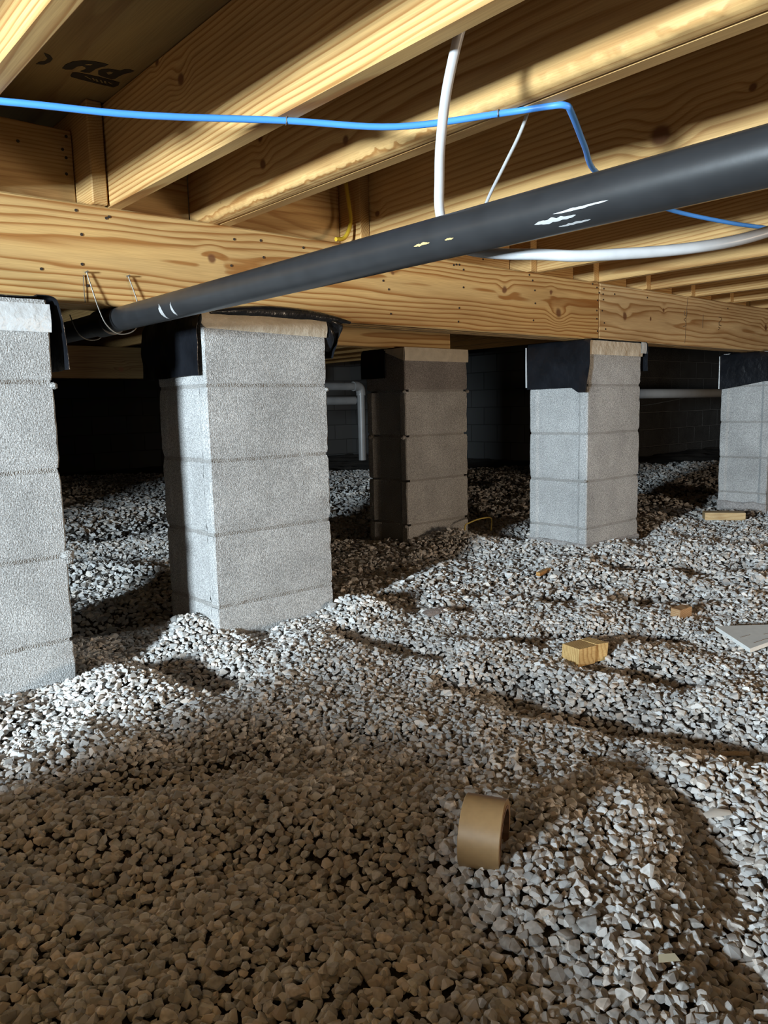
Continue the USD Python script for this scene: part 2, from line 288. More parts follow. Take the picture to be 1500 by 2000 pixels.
def cam_px(P):
    q = np.asarray(P) - np.array([0, 0, CAM_H]); z = q @ _f2
    return 750 + F * (q @ _r3) / z, 1000 - F * (q @ _u3) / z, z
def scatter(spacing, size, dmin, dmax, layer):
    xs = np.arange(-1.0, 11.0, spacing); ys = np.arange(-0.9, WY1, spacing)
    X, Y = np.meshgrid(xs, ys); x = X.ravel(); y = Y.ravel()
    d = x * _fw[0] + y * _fw[1]; k = (d > dmin) & (d < dmax); x, y = x[k], y[k]
    x = x + rng.uniform(-.5, .5, len(x)) * spacing; y = y + rng.uniform(-.5, .5, len(y)) * spacing
    u, v, z = cam_px(np.stack([x, y, x * 0], 1)); mar = (750 if layer == 0 else 250) if dmax < 3 else 500 if layer == 0 else 120
    k = (u > -mar) & (u < 1500 + mar) & (v < 2000 + 2.2 * mar) & (z > .2)
    if dmax < 3 and layer == 0: k |= np.hypot(x, y) < 1.35      # the near ground to the sides too
    x, y = x[k], y[k]
    k = np.ones(len(x), bool)
    for P in PIERS: k &= ~((x > P['x0'] + .004) & (x < P['x1'] - .004) & (y > P['y'] + .004) & (y < P['y'] + P['d'] - .004))
    k &= ~((y > WYJ) & (x > WXJ)) & (y < WY1)
    x, y = x[k], y[k]
    s = size * np.exp(rng.normal(0, .2, len(x))); s = np.clip(s, size * .55, size * 1.9)
    z = ground(x, y) + (0.0 if layer == 0 else 0.55 * size) + rng.uniform(-.35, .35, len(x)) * size
    return np.stack([x, y, z], 1), s
sets = [scatter(.0118, .0077, -.5, 2.3, 0), scatter(.0148, .0078, .2, 2.3, 1), scatter(.0158, .0100, 2.3, 4.2, 0), scatter(.027, .0100, 2.3, 4.2, 1), scatter(.0295, .0145, 4.2, 7.8, 0)]
pos = np.vstack([a for a, _ in sets]); siz = np.concatenate([b for _, b in sets]); N = len(pos)
sh = rng.integers(0, NSH, N)
ax = rng.normal(size=(N, 3)) * np.array([1, 1, 0]); ax /= np.linalg.norm(ax, axis=1, keepdims=True); tl = rng.normal(0, .34, N)
q1 = np.concatenate([np.cos(tl / 2)[:, None], ax * np.sin(tl / 2)[:, None]], 1); yaw = rng.uniform(0, 2 * np.pi, N)
q2 = np.stack([np.cos(yaw / 2), yaw * 0, yaw * 0, np.sin(yaw / 2)], 1)
def qmul(a, b):
    w, x, y, z = a.T; W, X, Y, Z = b.T
    return np.stack([w*W-x*X-y*Y-z*Z, w*X+x*W+y*Z-z*Y, w*Y-x*Z+y*W+z*X, w*Z+x*Y-y*X+z*W], 1)
quat = qmul(q1, q2)
u, v, z = cam_px(pos)
score = np.where((u > 8) & (u < 1492) & (v > 0) & (v < 1985), siz / z * np.where(pos[:, 2] - ground(pos[:, 0], pos[:, 1]) > .004, 1, .3), 0)
big = np.argsort(-score)[:300]; rest = np.ones(N, bool); rest[big] = False
for i in big:
    vv, ff = shapes[sh[i]]
    R = trimesh.transformations.quaternion_matrix(quat[i])[:3, :3]
    part(floor, 'stone', (vv * siz[i] @ R.T + pos[i], ff), STONE, smooth=28)
# all the smaller and farther ones: too many to pick apart, one part (finer shapes near the camera)
inside = (u > -60) & (u < 1560) & (v > 0) & (v < 2060)
level = np.where((z < 1.35) & inside, 0, np.where((z < 2.6) & inside, 1, 2))
RM = np.stack([1 - 2 * (quat[:, 2]**2 + quat[:, 3]**2), 2 * (quat[:, 1]*quat[:, 2] - quat[:, 3]*quat[:, 0]), 2 * (quat[:, 1]*quat[:, 3] + quat[:, 2]*quat[:, 0]),
               2 * (quat[:, 1]*quat[:, 2] + quat[:, 3]*quat[:, 0]), 1 - 2 * (quat[:, 1]**2 + quat[:, 3]**2), 2 * (quat[:, 2]*quat[:, 3] - quat[:, 1]*quat[:, 0]),
               2 * (quat[:, 1]*quat[:, 3] - quat[:, 2]*quat[:, 0]), 2 * (quat[:, 2]*quat[:, 3] + quat[:, 1]*quat[:, 0]), 1 - 2 * (quat[:, 1]**2 + quat[:, 2]**2)], 1).reshape(-1, 3, 3)
def corner_normals(v, f, deg):
    n = np.cross(v[f[:, 1]] - v[f[:, 0]], v[f[:, 2]] - v[f[:, 0]]); l = np.linalg.norm(n, axis=1, keepdims=True); un = n / np.maximum(l, 1e-12); out = np.zeros((len(f), 3, 3))
    for i in range(len(f)):
        for c in range(3):
            k = np.nonzero((f == f[i, c]).any(1))[0]; k = k[un[k] @ un[i] > math.cos(math.radians(deg))]; out[i, c] = n[k].sum(0)
    return out / np.maximum(np.linalg.norm(out, axis=2, keepdims=True), 1e-12)
VV, FF, NN, TN, at = [], [], [], [], 0
tone = rng.uniform(0, 1, N)
for lv in range(3):
    for k in range(NSH):
        idx = np.nonzero(rest & (level == lv) & (sh == k))[0]
        if not len(idx): continue
        vv, ff = LOD[lv][k]; nn = corner_normals(vv, ff, 30).reshape(-1, 3)
        VV.append((np.einsum('nij,kj->nki', RM[idx] * siz[idx, None, None], vv) + pos[idx, None]).reshape(-1, 3)); NN.append(np.einsum('nij,kj->nki', RM[idx], nn).reshape(-1, 3))
        FF.append((ff[None] + (at + np.arange(len(idx)) * len(vv))[:, None, None]).reshape(-1, 3)); TN.append(np.repeat(tone[idx], len(vv))); at += len(idx) * len(vv)
VV, FF, NN = (np.vstack(q) for q in (VV, FF, NN))
gm = UsdGeom.Mesh.Define(stage, str(floor.GetPath()) + '/gravel'); keys(gm.GetPrim(), kind='stuff')
gm.CreatePointsAttr(Vt.Vec3fArray.FromNumpy(VV.astype(np.float32))); gm.CreateFaceVertexCountsAttr(Vt.IntArray.FromNumpy(np.full(len(FF), 3, np.int32)))
gm.CreateFaceVertexIndicesAttr(Vt.IntArray.FromNumpy(FF.astype(np.int32).ravel())); gm.CreateSubdivisionSchemeAttr('none')
gm.CreateNormalsAttr(Vt.Vec3fArray.FromNumpy(NN.astype(np.float32))); gm.SetNormalsInterpolation('faceVarying')
UsdGeom.PrimvarsAPI(gm).CreatePrimvar('tone', Sdf.ValueTypeNames.FloatArray, 'vertex').Set(Vt.FloatArray.FromNumpy(np.concatenate(TN).astype(np.float32)))
UsdShade.MaterialBindingAPI.Apply(gm.GetPrim()).Bind(STONE_FAR)
print('gravel', len(FF), 'triangles', [(level == k).sum() for k in range(3)])

# ------------------------------------------------------------------ foundation walls
H = 1.372
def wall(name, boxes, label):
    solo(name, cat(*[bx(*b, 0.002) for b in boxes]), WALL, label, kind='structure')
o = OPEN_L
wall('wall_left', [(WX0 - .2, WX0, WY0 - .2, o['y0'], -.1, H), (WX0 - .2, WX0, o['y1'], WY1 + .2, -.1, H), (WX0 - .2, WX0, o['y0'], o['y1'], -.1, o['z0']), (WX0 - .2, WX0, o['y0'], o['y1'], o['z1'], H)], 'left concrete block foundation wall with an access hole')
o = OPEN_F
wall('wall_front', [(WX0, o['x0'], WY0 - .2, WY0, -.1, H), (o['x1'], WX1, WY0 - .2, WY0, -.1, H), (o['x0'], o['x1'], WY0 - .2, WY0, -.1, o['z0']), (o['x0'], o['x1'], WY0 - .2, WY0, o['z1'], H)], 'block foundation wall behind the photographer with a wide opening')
wall('wall_back', [(WX0, WXJ + .2, WY1, WY1 + .2, -.1, H)], 'rear block foundation wall darkened for shade')
wall('wall_right', [(WXJ, WXJ + .2, WYJ + .2, WY1, -.1, H), (WX1, WX1 + .2, WY0, WYJ + .2, -.1, H)], 'right block foundation wall darkened for shade')
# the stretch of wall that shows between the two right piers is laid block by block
jog = thing('wall_back', 'block wall darkened for shade behind the long white pipe, between the two right piers', None, kind='structure')
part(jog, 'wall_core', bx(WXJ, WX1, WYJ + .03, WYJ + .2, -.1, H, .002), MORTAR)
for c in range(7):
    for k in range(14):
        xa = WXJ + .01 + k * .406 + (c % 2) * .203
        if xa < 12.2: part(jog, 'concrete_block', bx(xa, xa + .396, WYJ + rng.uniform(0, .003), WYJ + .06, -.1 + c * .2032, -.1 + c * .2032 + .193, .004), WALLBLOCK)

# ------------------------------------------------------------------ ceiling: subfloor sheets
SUB = wood('y', (0.5, 0, 2.6), (.03, .02), period=.05, light=(.34, .24, .10), dark=(.24, .14, .055), warp=.09)
ceil = thing('ceiling', 'tan plywood subfloor sheets over the joists', None, kind='structure')
for i, xa in enumerate(np.arange(WX0 - .2, WX1, 2.44)):
    for ya in np.arange(WY0 - .2, WY1 + .2, 1.22):
        part(ceil, 'subfloor_sheet', bx(xa + .001, xa + 2.438, ya + .001, ya + 1.218, 1.372, 1.391, .001), SUB)

# ------------------------------------------------------------------ joists
JB, JT, GF = 1.137, 1.372, 1.900        # joist bottom, top; girder front
def yx_noise(m, amp, seed):
    m.vertices = m.vertices + np.stack([fbm(m.vertices, 9, 2, seed + k) for k in range(3)], 1) * amp * 2; return m
def waney(x, w, y0, y1):
    """a joist whose lower left edge is torn and waney"""
    ys = np.arange(y0, y1 + .003, .006); p = np.stack([ys, ys * 0, ys * 0], -1)
    c = .006 + .020 * np.clip(meshkit.noise(p * 5 + 3.3, 4), 0, 1) + .007 * fbm(p, 60, 2, 2) + .008 * fbm(p, 22, 2, 8); c = np.clip(c, .003, .03)
    e = .004 * fbm(p, 90, 2, 6)
    sec = [(x + 0 * c, JT + 0 * c), (x + 0 * c, JB + c), (x + c * .35 + e, JB + c * .45 + e), (x + c * .8, JB + 0 * c), (x + w + 0 * c, JB + 0 * c), (x + w + 0 * c, JT + 0 * c)]
    g_ = np.stack([np.stack([a, ys, b], -1) for a, b in sec], 1); n, m = g_.shape[:2]; v = g_.reshape(-1, 3)
    i, j = np.meshgrid(np.arange(n - 1), np.arange(m), indexing='ij'); k = (j + 1) % m
    q = np.stack([i * m + j, i * m + k, (i + 1) * m + k, (i + 1) * m + j], -1).reshape(-1, 4)[:, ::-1]
    f = [q[:, [0, 1, 2]], q[:, [0, 2, 3]]] + [np.array([[0, t, t + 1] for t in range(1, m - 1)])] + [np.array([[0, t + 1, t] for t in range(1, m - 1)]) + (n - 1) * m]
    mm = trimesh.Trimesh(v, np.vstack(f), process=False); mm.fix_normals(); return mm
def joist(x, label, y0=WY0, y1=1.985, group=None, w=.038, **kw):
    wn = kw.pop('wane', False)
    c = kw.pop('center', None) or (x + .019 + rng.uniform(-.02, .02), 0, JB + rng.uniform(-.12, .35))
    kw.setdefault('tilt', (rng.uniform(-.02, .02), rng.uniform(-.012, .012))); kw.setdefault('period', rng.uniform(.010, .015))
    return solo('floor_joist', waney(x, w, y0, y1) if wn else bx(x, x + w, y0, y1, JB, JT, .004), wood('y', c, **kw), label, 'joist', group)
joist(.362, 'pine floor joist cut off by the top left corner of the picture', center=(.30, 0, 1.30), tilt=(.01, .004))
joist(.785, 'wide pine floor joist right of the black stamp, at the upper left', center=(.80, 0, 1.55), tilt=(.022, .0), period=.0125, tone=.95, plain_zone=.7,
      knots=[((.785, 1.496, 1.299), .014, .02), ((.785, 1.60, 1.365), .009, .012)])
joist(1.048, 'left ply of the doubled pine joist that the blue cable crosses below', center=(1.13, 0, 1.20), tilt=(.03, .01), period=.012, wane=True, knots=[((1.048, 1.615, 1.273), .011, .015), ((1.048, 1.614, 1.213), .013, .015), ((1.048, 1.30, 1.18), .011, .014), ((1.048, 1.819, 1.171), .005, .005)])
joist(1.090, 'right ply of the doubled pine joist, its rough lower edge catching light', center=(1.10, 0, 1.5))
joist(1.607, 'knotty dark pine joist directly above the black drain pipe', center=(1.66, 0, 1.16), tilt=(.012, .006), period=.0150, knots=[((1.607, .914, 1.208), .026, .035), ((1.607, 1.848, 1.23), .012, .018), ((1.607, .716, 1.252), .009, .012)])
joist(1.935, 'pine joist whose pale bottom edge shows just under the black drain pipe', center=(1.95, 0, 1.4))
joist(2.44, 'pine joist behind the white tube where the blue cable end crosses at the right edge', center=(2.42, 0, 1.17), tilt=(.03, .0))
joist(2.855, 'pine joist meeting the girder at the butt joint between its two boards', center=(2.9, 0, 1.2), tilt=(.02, .01))
joist(3.265, 'first pine joist right of the girder butt joint', center=(3.26, 0, 1.1))
joist(3.675, 'second pine joist right of the girder butt joint', center=(3.66, 0, 1.3))
joist(4.085, 'third pine joist right of the girder butt joint')
joist(4.495, 'fourth pine joist right of the girder butt joint, low at the right edge')
joist(4.90, 'last small pine joist visible at the right edge above the girder')
for x in (5.31, 5.72, 6.13): joist(x, 'pine floor joist beyond the right edge of the picture', group='joists outside the picture')
for x in (-.045, -.45, -.857, -1.26, -1.67, -2.08): joist(x, 'pine floor joist outside the picture on the left', group='joists outside the picture on the left')
# joists of the far span lap beside them and show their cut ends over the girder
FAR = [(.324, 'far span joist lapped beside the top left joist'), (.743, 'short cut end of a lapped joist standing on the girder at the left'), (1.569, 'cut joist end over the girder beside the hanging yellow cable'),
       (1.897, 'far span joist end hidden above the middle of the drain pipe'), (2.402, 'cut joist end over the girder below the white tube loop'), (2.817, 'cut joist end directly over the girder butt joint'),
       (3.227, 'first cut joist end right of the girder butt joint'), (3.637, 'second cut joist end right of the girder butt joint'), (4.047, 'third cut joist end right of the girder butt joint')]
for x, lb in FAR:
    solo('floor_joist', bx(x, x + .038, 1.885, WY1, JB, JT, .003), wood('y', (x + .019 + rng.uniform(-.05, .05), 0, JB + rng.uniform(-.15, .1)), (.01, .01), period=.006), lb, 'joist')
for x in (1.01, 4.457, 4.862, 5.27): solo('floor_joist', bx(x, x + .038, 2.03, WY1, JB, JT, .003), wood('y', (x, 0, 1.1), (.01, .01)), 'far span pine joist hidden behind the girder and blocking', 'joist', 'hidden far span joists')

# ------------------------------------------------------------------ blocking between the joists, standing on the girder
disc = trimesh.creation.cylinder(radius=.0035, height=.0024, sections=10); disc.apply_transform(trimesh.transformations.rotation_matrix(math.pi / 2, [1, 0, 0]))
def blocking(xa, xb, label, top=1.365, nails=(), **kw):
    t = thing('blocking_board', label, 'blocking') if nails else None
    for x, zz in nails: part(t, 'nail_head', place(disc, (x, 1.9845, zz)), RUST)
    (solo if t is None else lambda n_, m_, w_, *k_: part(t, 'board', m_, w_))('blocking_board', bx(xa + .002, xb - .002, 1.985, 2.023, JB, top, .002), wood('x', kw.pop('center', (0, 2.03 + rng.uniform(0, .05), JB + rng.uniform(0, .24))), (rng.uniform(-.02, .02), rng.uniform(-.03, .03)), period=rng.uniform(.007, .011), **kw), label, 'blocking')
blocking(.400, .743, 'nailed pine blocking board below the black stamp at the left edge', nails=[(.728, 1.31), (.615, 1.277), (.717, 1.278), (.724, 1.26), (.722, 1.222)], top=1.325, tone=.92)
blocking(.823, 1.048, 'pine blocking board between the wide left joist and the doubled joist')
blocking(1.128, 1.569, 'pine blocking board right of the doubled joist with a thin scribed arc')
blocking(1.645, 1.897, 'pine blocking board hidden behind the black drain pipe')
blocking(1.973, 2.402, 'pine blocking board with two nails just above the white tube loop start', nails=[(2.244, 1.179), (2.307, 1.188)])
blocking(2.478, 2.817, 'pine blocking board left of the girder butt joint')
blocking(2.893, 3.227, 'first pine blocking board right of the girder butt joint')
blocking(3.303, 3.637, 'second pine blocking board right of the girder butt joint')
blocking(3.713, 4.047, 'third pine blocking board right of the girder butt joint')
blocking(4.123, 4.457, 'fourth pine blocking board right of the girder butt joint')

# ------------------------------------------------------------------ girder: three plies of boards
GB, GT, GX = 0.902, 1.137, 2.882
g = thing('girder', 'long pine girder of nailed boards resting across the block piers', 'beam')
part(g, 'board', bx(-2.49, GX - .0015, 1.900, 1.938, GB, GT, .004), wood('x', (1.2, 1.965, 1.035), (.010, .012), period=.0135, light=(.63, .405, .165), dark=(.31, .12, .025), warp=.032, plain_zone=.85,
     knots=[((1.057, 1.90, 1.047), .013, -.028), ((2.266, 1.90, 1.061), .014, .022), ((2.544, 1.90, 1.068), .011, -.016), ((2.588, 1.90, .992), .021, .034), ((1.719, 1.90, 1.066), .010, .012)]), label='honey coloured girder board with bold wavy grain, left of the butt joint')
part(g, 'board', bx(GX + .0015, 7.4, 1.900, 1.938, GB, GT, .004), wood('x', (3.6, 1.99, 1.00), (-.008, .012), period=.013, light=(.70, .50, .26), dark=(.36, .18, .06), warp=.03, plain_zone=.8,
     knots=[((3.078, 1.90, 1.017), .017, .025), ((3.412, 1.90, 1.053), .010, .014), ((3.292, 1.90, 1.014), .008, -.01), ((4.524, 1.90, 1.032), .018, .022)]), label='duller knotty girder board right of the butt joint')
part(g, 'board', bx(-2.49, 1.9, 1.9385, 1.976, GB, GT, .003), wood('x', (0, 1.99, 1.0)))
part(g, 'board', bx(1.902, 7.4, 1.9385, 1.976, GB, GT, .003), wood('x', (0, 1.97, .95)))
part(g, 'board', bx(-2.49, 7.4, 1.9765, 2.014, GB, GT, .003), wood('x', (0, 2.0, 1.1)))
NAILS = [(0.707, 1.118), (0.779, 1.11), (0.786, 1.114), (0.716, 1.064), (0.712, 0.995), (0.617, 0.975), (0.722, 0.946), (1.132, 1.103), (1.217, 1.11), (1.362, 1.107), (1.224, 1.065), (1.119, 1.032), (1.996, 1.121), (2.009, 1.124), (2.024, 1.125), (2.045, 1.11), (2.044, 1.05), (2.022, 0.978), (2.017, 0.931), (1.7, 0.939), (1.693, 1.015), (1.67, 1.04), (2.411, 1.126), (2.431, 1.107), (2.445, 1.071), (2.448, 1.023), (2.437, 0.958), (2.83, 1.128), (2.861, 1.116), (2.878, 1.096), (2.867, 1.064), (2.863, 1.022), (2.864, 0.988), (2.87, 0.938), (2.913, 1.115), (2.907, 1.092), (2.91, 1.07), (2.903, 1.024), (2.92, 0.974), (2.931, 0.949), (2.995, 1.099), (3.261, 1.104), (4.052, 1.107)]
for x, zz in NAILS: part(g, 'nail_head', place(disc, (x, 1.8995, zz)), RUST)
def stroke(pts, r=.0012): return tube(np.array(pts), r, 6)
def gf(*uv): return [(x, 1.8994, zz) for x, zz in uv]
part(g, 'pencil_line', stroke(gf((3.63, 1.134), (3.62, 1.04), (3.615, .915)), .0008), PENCIL); part(g, 'pencil_line', stroke(gf((3.79, 1.06), (3.788, 1.02), (3.787, .995)), .0012), PENCIL)
part(g, 'pencil_mark', cat(stroke(gf((3.605, 1.066), (3.602, 1.048), (3.622, 1.042), (3.627, 1.066)), .0016), stroke(gf((3.62, 1.036), (3.598, 1.026), (3.617, 1.017), (3.62, .998), (3.592, .992)), .0016)), PENCIL)
part(g, 'pencil_mark', cat(stroke(gf((3.955, 1.058), (3.985, 1.055), (3.98, 1.042), (3.958, 1.03), (3.962, 1.018), (3.985, 1.016)), .0018), stroke(gf((3.953, 1.008), (3.976, 1.004), (3.955, .994)), .0015)), PENCIL)

# shorter beams further in
b2 = thing('short_beam', 'short pine beam behind the girder ending on the shaded brown pier', 'beam')
part(b2, 'board', bx(1.46, 2.705, 2.60, 2.638, GB, GB + .235, .003), wood('x', (2, 2.63, .95), (.01, .01), period=.014, light=(.80, .55, .25)))
part(b2, 'board', bx(1.46, 2.705, 2.639, 2.677, GB, GB + .235, .003), wood('x', (2, 2.66, 1.0)))
b3 = thing('rear_beam', 'brown beam darkened for shade far back in the gap between the two left piers', 'beam')
part(b3, 'board', bx(.8, 3.4, 5.77, 5.808, GB, GT, .003), wood('x', (2.2, 5.83, 1.0), (.01, .01), tone=.30, knots=[((2.4, 5.77, .97), .022, .03)]))  # front board tone lowered to stand for the shade back there
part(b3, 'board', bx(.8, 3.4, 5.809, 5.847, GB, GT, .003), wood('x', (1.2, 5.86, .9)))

# ------------------------------------------------------------------ concrete block piers
def block_mesh(P, z0, z1, seed, flush=False):
    w, d, r = P['x1'] - P['x0'], P['d'], 0.0008 if flush else P['rec']
    b, fl, sl = .004, .036, .006 + r
    half = [(b, 0), (w - b, 0), (w, b), (w, fl), (w - r, fl + sl), (w - r, d - fl - sl), (w, d - fl), (w, d - b), (w - b, d), (b, d), (0, d - b), (0, d - fl), (r, d - fl - sl), (r, fl + sl), (0, fl), (0, b)]
    m = trimesh.creation.extrude_polygon(Polygon(half), z1 - z0, engine='earcut')
    v, f = trimesh.remesh.subdivide_to_size(m.vertices, m.faces, .028); m = trimesh.Trimesh(v, f)
    v = m.vertices.copy(); c = np.array([w / 2, d / 2]); h = z1 - z0
    edge = (np.minimum(v[:, 2], h - v[:, 2]) < 1e-6)
    nz = meshkit.noise(v * 60 + seed * 13, seed)
    inset = np.where(edge, .002 + .004 * np.clip(nz - .35, 0, 1), 0)
    sg = np.sign(v[:, :2] - c); near = (np.abs(v[:, :2] - c) > np.array([w, d]) / 2 - .03)
    v[:, :2] -= sg * near * inset[:, None]
    corner = (np.abs(v[:, 0] - c[0]) > w / 2 - .006) & (np.abs(v[:, 1] - c[1]) > d / 2 - .006)
    v[:, :2] -= sg * (corner * .004 * np.clip(meshkit.noise(v * 35 + seed * 7, seed + 3) - .45, 0, 1))[:, None]
    v += np.stack([fbm(v + seed, 45, 2, k) for k in range(3)], 1) * .0022
    m.vertices = v + np.array([P['x0'], P['y'], z0]); return m
def lump(loc, r, seed):
    s = trimesh.creation.icosphere(2, r); s.vertices = s.vertices * (1 + .7 * fbm(s.vertices / r, 1.4, 2, seed))[:, None] * np.array([1, 1, .8]); s.apply_translation(loc); return s
JOINTS = [.708, .505, .302, .099]
def pier(i, label, dz=0.0, top_dark=False, flush=(), lumps=(), footing=None):
    P = PIERS[i]; t = thing('concrete_pier', label, 'pier', None)
    lv = [.898] + [j + dz for j in JOINTS] + [-.105]
    for k in range(5):
        zt = lv[k] - (.005 if k else 0); zb = lv[k + 1] + .005
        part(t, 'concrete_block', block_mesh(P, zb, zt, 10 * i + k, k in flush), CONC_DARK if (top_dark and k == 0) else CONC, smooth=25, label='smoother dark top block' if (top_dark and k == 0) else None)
    for k in range(1, 5):
        q = 0.004; r = P['rec'] + .002; pts = [(P['x0'] + r, P['y'] + q), (P['x1'] - r, P['y'] + q), (P['x1'] - r, P['y'] + P['d'] - q), (P['x0'] + r, P['y'] + P['d'] - q)]
        m = trimesh.creation.extrude_polygon(Polygon(pts), .013, engine='earcut'); m.apply_translation((0, 0, lv[k] - .0065))
        v, f = trimesh.remesh.subdivide_to_size(m.vertices, m.faces, .02); v = v + np.stack([fbm(v + i, 40, 2, 5 + j) for j in range(3)], 1) * np.array([.007, .007, .004])
        ms = [trimesh.Trimesh(v, f)] + [lump((lx, ly, lv[k] + lz), lr, n) for n, (kk, lx, ly, lz, lr) in enumerate(lumps) if kk == k]
        part(t, 'mortar_joint', cat(*ms), MORTAR, smooth=40)
    if footing:
        m = bx(P['x0'] - .006, P['x1'] + .006, P['y'] - .007, P['y'] + P['d'] + .006, -.12, footing, .006)
        v, f = trimesh.remesh.subdivide_to_size(m.vertices, m.faces, .03)
        v = v + np.stack([fbm(v + i, 16, 3, 5), fbm(v + i, 16, 3, 6), 1.6 * fbm(v + i, 11, 3, 7) * (v[:, 2] > footing - .02)], 1) * .016
        part(t, 'footing_mortar', trimesh.Trimesh(v, f), FOOT, smooth=40, label='pinkish grey mortar smeared round the pier foot')
    return t
P1, P2, P3, P4, P5 = PIERS[:5]
pier(0, 'grey concrete block pier cut off by the left edge of the picture', .006, lumps=[(1, P1['x1'], 1.85, -.008, .010), (3, P1['x1'] + .002, 1.85, .0, .016), (3, P1['x1'] + .004, 1.853, -.016, .010)])
pier(1, 'largest grey concrete block pier under the drain pipe, lit on both sides', .0, flush=(0,), lumps=[(1, P2['x1'], 1.872, -.012, .008)])
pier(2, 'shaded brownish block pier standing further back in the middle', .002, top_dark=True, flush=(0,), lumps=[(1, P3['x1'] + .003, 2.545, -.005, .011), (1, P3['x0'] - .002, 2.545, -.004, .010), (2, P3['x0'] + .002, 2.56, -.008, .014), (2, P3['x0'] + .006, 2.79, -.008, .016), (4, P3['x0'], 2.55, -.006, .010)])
pier(3, 'pale block pier with a bluish left face right of the middle', .003, lumps=[(3, P4['x0'], 1.89, .002, .008)], footing=.035)
pier(4, 'bluish block pier cut off by the right edge of the picture', .004, footing=.050)


pier(5, 'unseen block pier added to block light, left of the leftmost visible one')  # this pier and the next are added to keep light off the back wall
pier(6, 'unseen block pier added to block light near the left foundation wall')

# ------------------------------------------------------------------ membranes laid over the pier tops
def drape(profile, y0, y1, t=.0016, n=10, m=18, amp=.003, seed=0, skew=None):
    """profile in x-z, swept from y0 to y1, with folds"""
    c = spline(profile, n); ys = np.linspace(y0, y1, m)
    g_ = np.stack([np.stack([c[:, 0], np.full(len(c), y), c[:, 1]], 1) for y in ys], 1)
    if skew is not None: g_ = skew(g_)
    w = fbm(g_, 16, 3, seed); g_[..., 0] += w * amp * 2; g_[..., 1] += fbm(g_, 13, 2, seed + 4) * amp; g_[..., 2] += fbm(g_ + 3, 16, 2, seed + 2) * amp
    return sheet(g_, t)
def strip(x0, x1, y, z0, z1, seed, bulge=.004, round_left=False, wrinkle=.0022, t=.0012, slope=0):
    """a tape-like strip lying against a pier front"""
    n, m = 60, 14; U, V = np.meshgrid(np.linspace(0, 1, n), np.linspace(0, 1, m), indexing='ij')
    X = x0 + (x1 - x0) * U; Z = z0 + slope * (1 - U) * (1 - V) + (z1 - z0) * V
    Y = y - .003 - bulge * np.sin(np.pi * np.clip(V, 0, 1)) - wrinkle * np.clip(fbm(np.stack([X * 26, X * 0, V * .5], -1), 1, 2, seed) + .2, 0, 1) * (1.2 - V) * 2
    if round_left: Z = Z + np.where((U < .04), (1 - U / .04) ** 2 * .012 * (1 - V), 0)
    return sheet(np.stack([X, Y, Z], -1), t)
t = thing('flashing_membrane', 'black flap and white film strip over the leftmost pier', 'membrane')
x1 = P1['x1']
part(t, 'black_sheet', drape([(P1['x0'] - .02, .70), (P1['x0'] - .02, .88), (P1['x0'] + .03, .9015), (x1 - .06, .9015), (x1 - .022, .906), (x1 + .014, .902), (x1 + .027, .865), (x1 + .034, .80), (x1 + .036, .742)], 1.838, 2.13, amp=.004, seed=3), BLACK)
part(t, 'edge_strip', strip(P1['x0'], x1 + .003, P1['y'], .826, .888, 5, wrinkle=.0012), WHITEFILM, label='glossy white film strip')
t = thing('flashing_membrane', 'crumpled black plastic and wrinkled tan strip over the largest pier', 'membrane')
x0, x1 = P2['x0'], P2['x1']
part(t, 'black_sheet', drape([(x0 - .018, .735), (x0 - .014, .80), (x0 - .010, .87), (x0 + .01, .900), (x0 + .06, .9015), (x1 - .08, .9015), (x1 - .02, .905), (x1 + .03, .895), (x1 + .055, .86), (x1 + .03, .79)], 1.873, 2.22, amp=.007, seed=11), BLACK)
n, m = 40, 10
U, V = np.meshgrid(np.linspace(0, 1, n), np.linspace(0, 1, m), indexing='ij')
hx = x0 + .02 + (x1 - x0 + .07) * U; ht = .9 + .030 * np.sin(np.pi * U) ** .7
part(t, 'front_fold', sheet(np.stack([hx, 1.862 + .030 * (V - .2) ** 2 * 2 - .006 * np.sin(np.pi * V) + .006 * fbm(np.stack([hx * 20, V, V * 0], -1), 1, 2, 8), .893 + (ht - .893) * np.sin(np.pi / 2 * np.clip(V * 1.25, 0, 1))], -1), .0016), BLACK)
th = np.linspace(-.05, 1.42, 22); rad = np.linspace(0, 1, 14); A, Rr = np.meshgrid(th, rad, indexing='ij')
edge_r = np.interp(A, [-.05, .2, .46, .7, .95, 1.19, 1.42], [.085, .096, .092, .100, .088, .108, .09])
bxx = x1 - .010 + Rr * edge_r * np.cos(A); bzz = .908 - Rr * edge_r * np.sin(A)
byy = 1.876 - .020 * np.sin(Rr * 2.4) * np.abs(np.sin(A * 4.6)) - .012 * Rr + .035 * Rr ** 3
part(t, 'crumpled_corner', sheet(np.stack([bxx, byy, bzz], -1), .0018), BLACK, label='black plastic corner crumpled out to the right')
part(t, 'edge_strip', strip(x0 - .006, x1, P2['y'], .848, .902, 12, bulge=.007, round_left=True, slope=.010), CREAM, label='wrinkled tan strip')
t = thing('flashing_membrane', 'plain cream strip folded over the shaded brownish pier', 'membrane')
part(t, 'edge_strip', strip(P3['x0'] - .004, P3['x1'] + .002, P3['y'], .842, .901, 21, bulge=.002, wrinkle=.0008), CREAM, label='cream strip')
part(t, 'black_sheet', drape([(P3['x0'] - .012, .77), (P3['x0'] - .011, .86), (P3['x0'], .8995), (P3['x0'] + .05, .9012), (P3['x1'] - .02, .9012), (P3['x1'] + .01, .897), (P3['x1'] + .012, .85)], 2.66, 2.83, amp=.002, seed=22), BLACK)
side = np.array([(P3['x0'] - .006, y_, z_) for y_ in np.linspace(P3['y'] + .0, P3['y'] + .13, 8) for z_ in np.linspace(0, 1, 5)]).reshape(8, 5, 3)
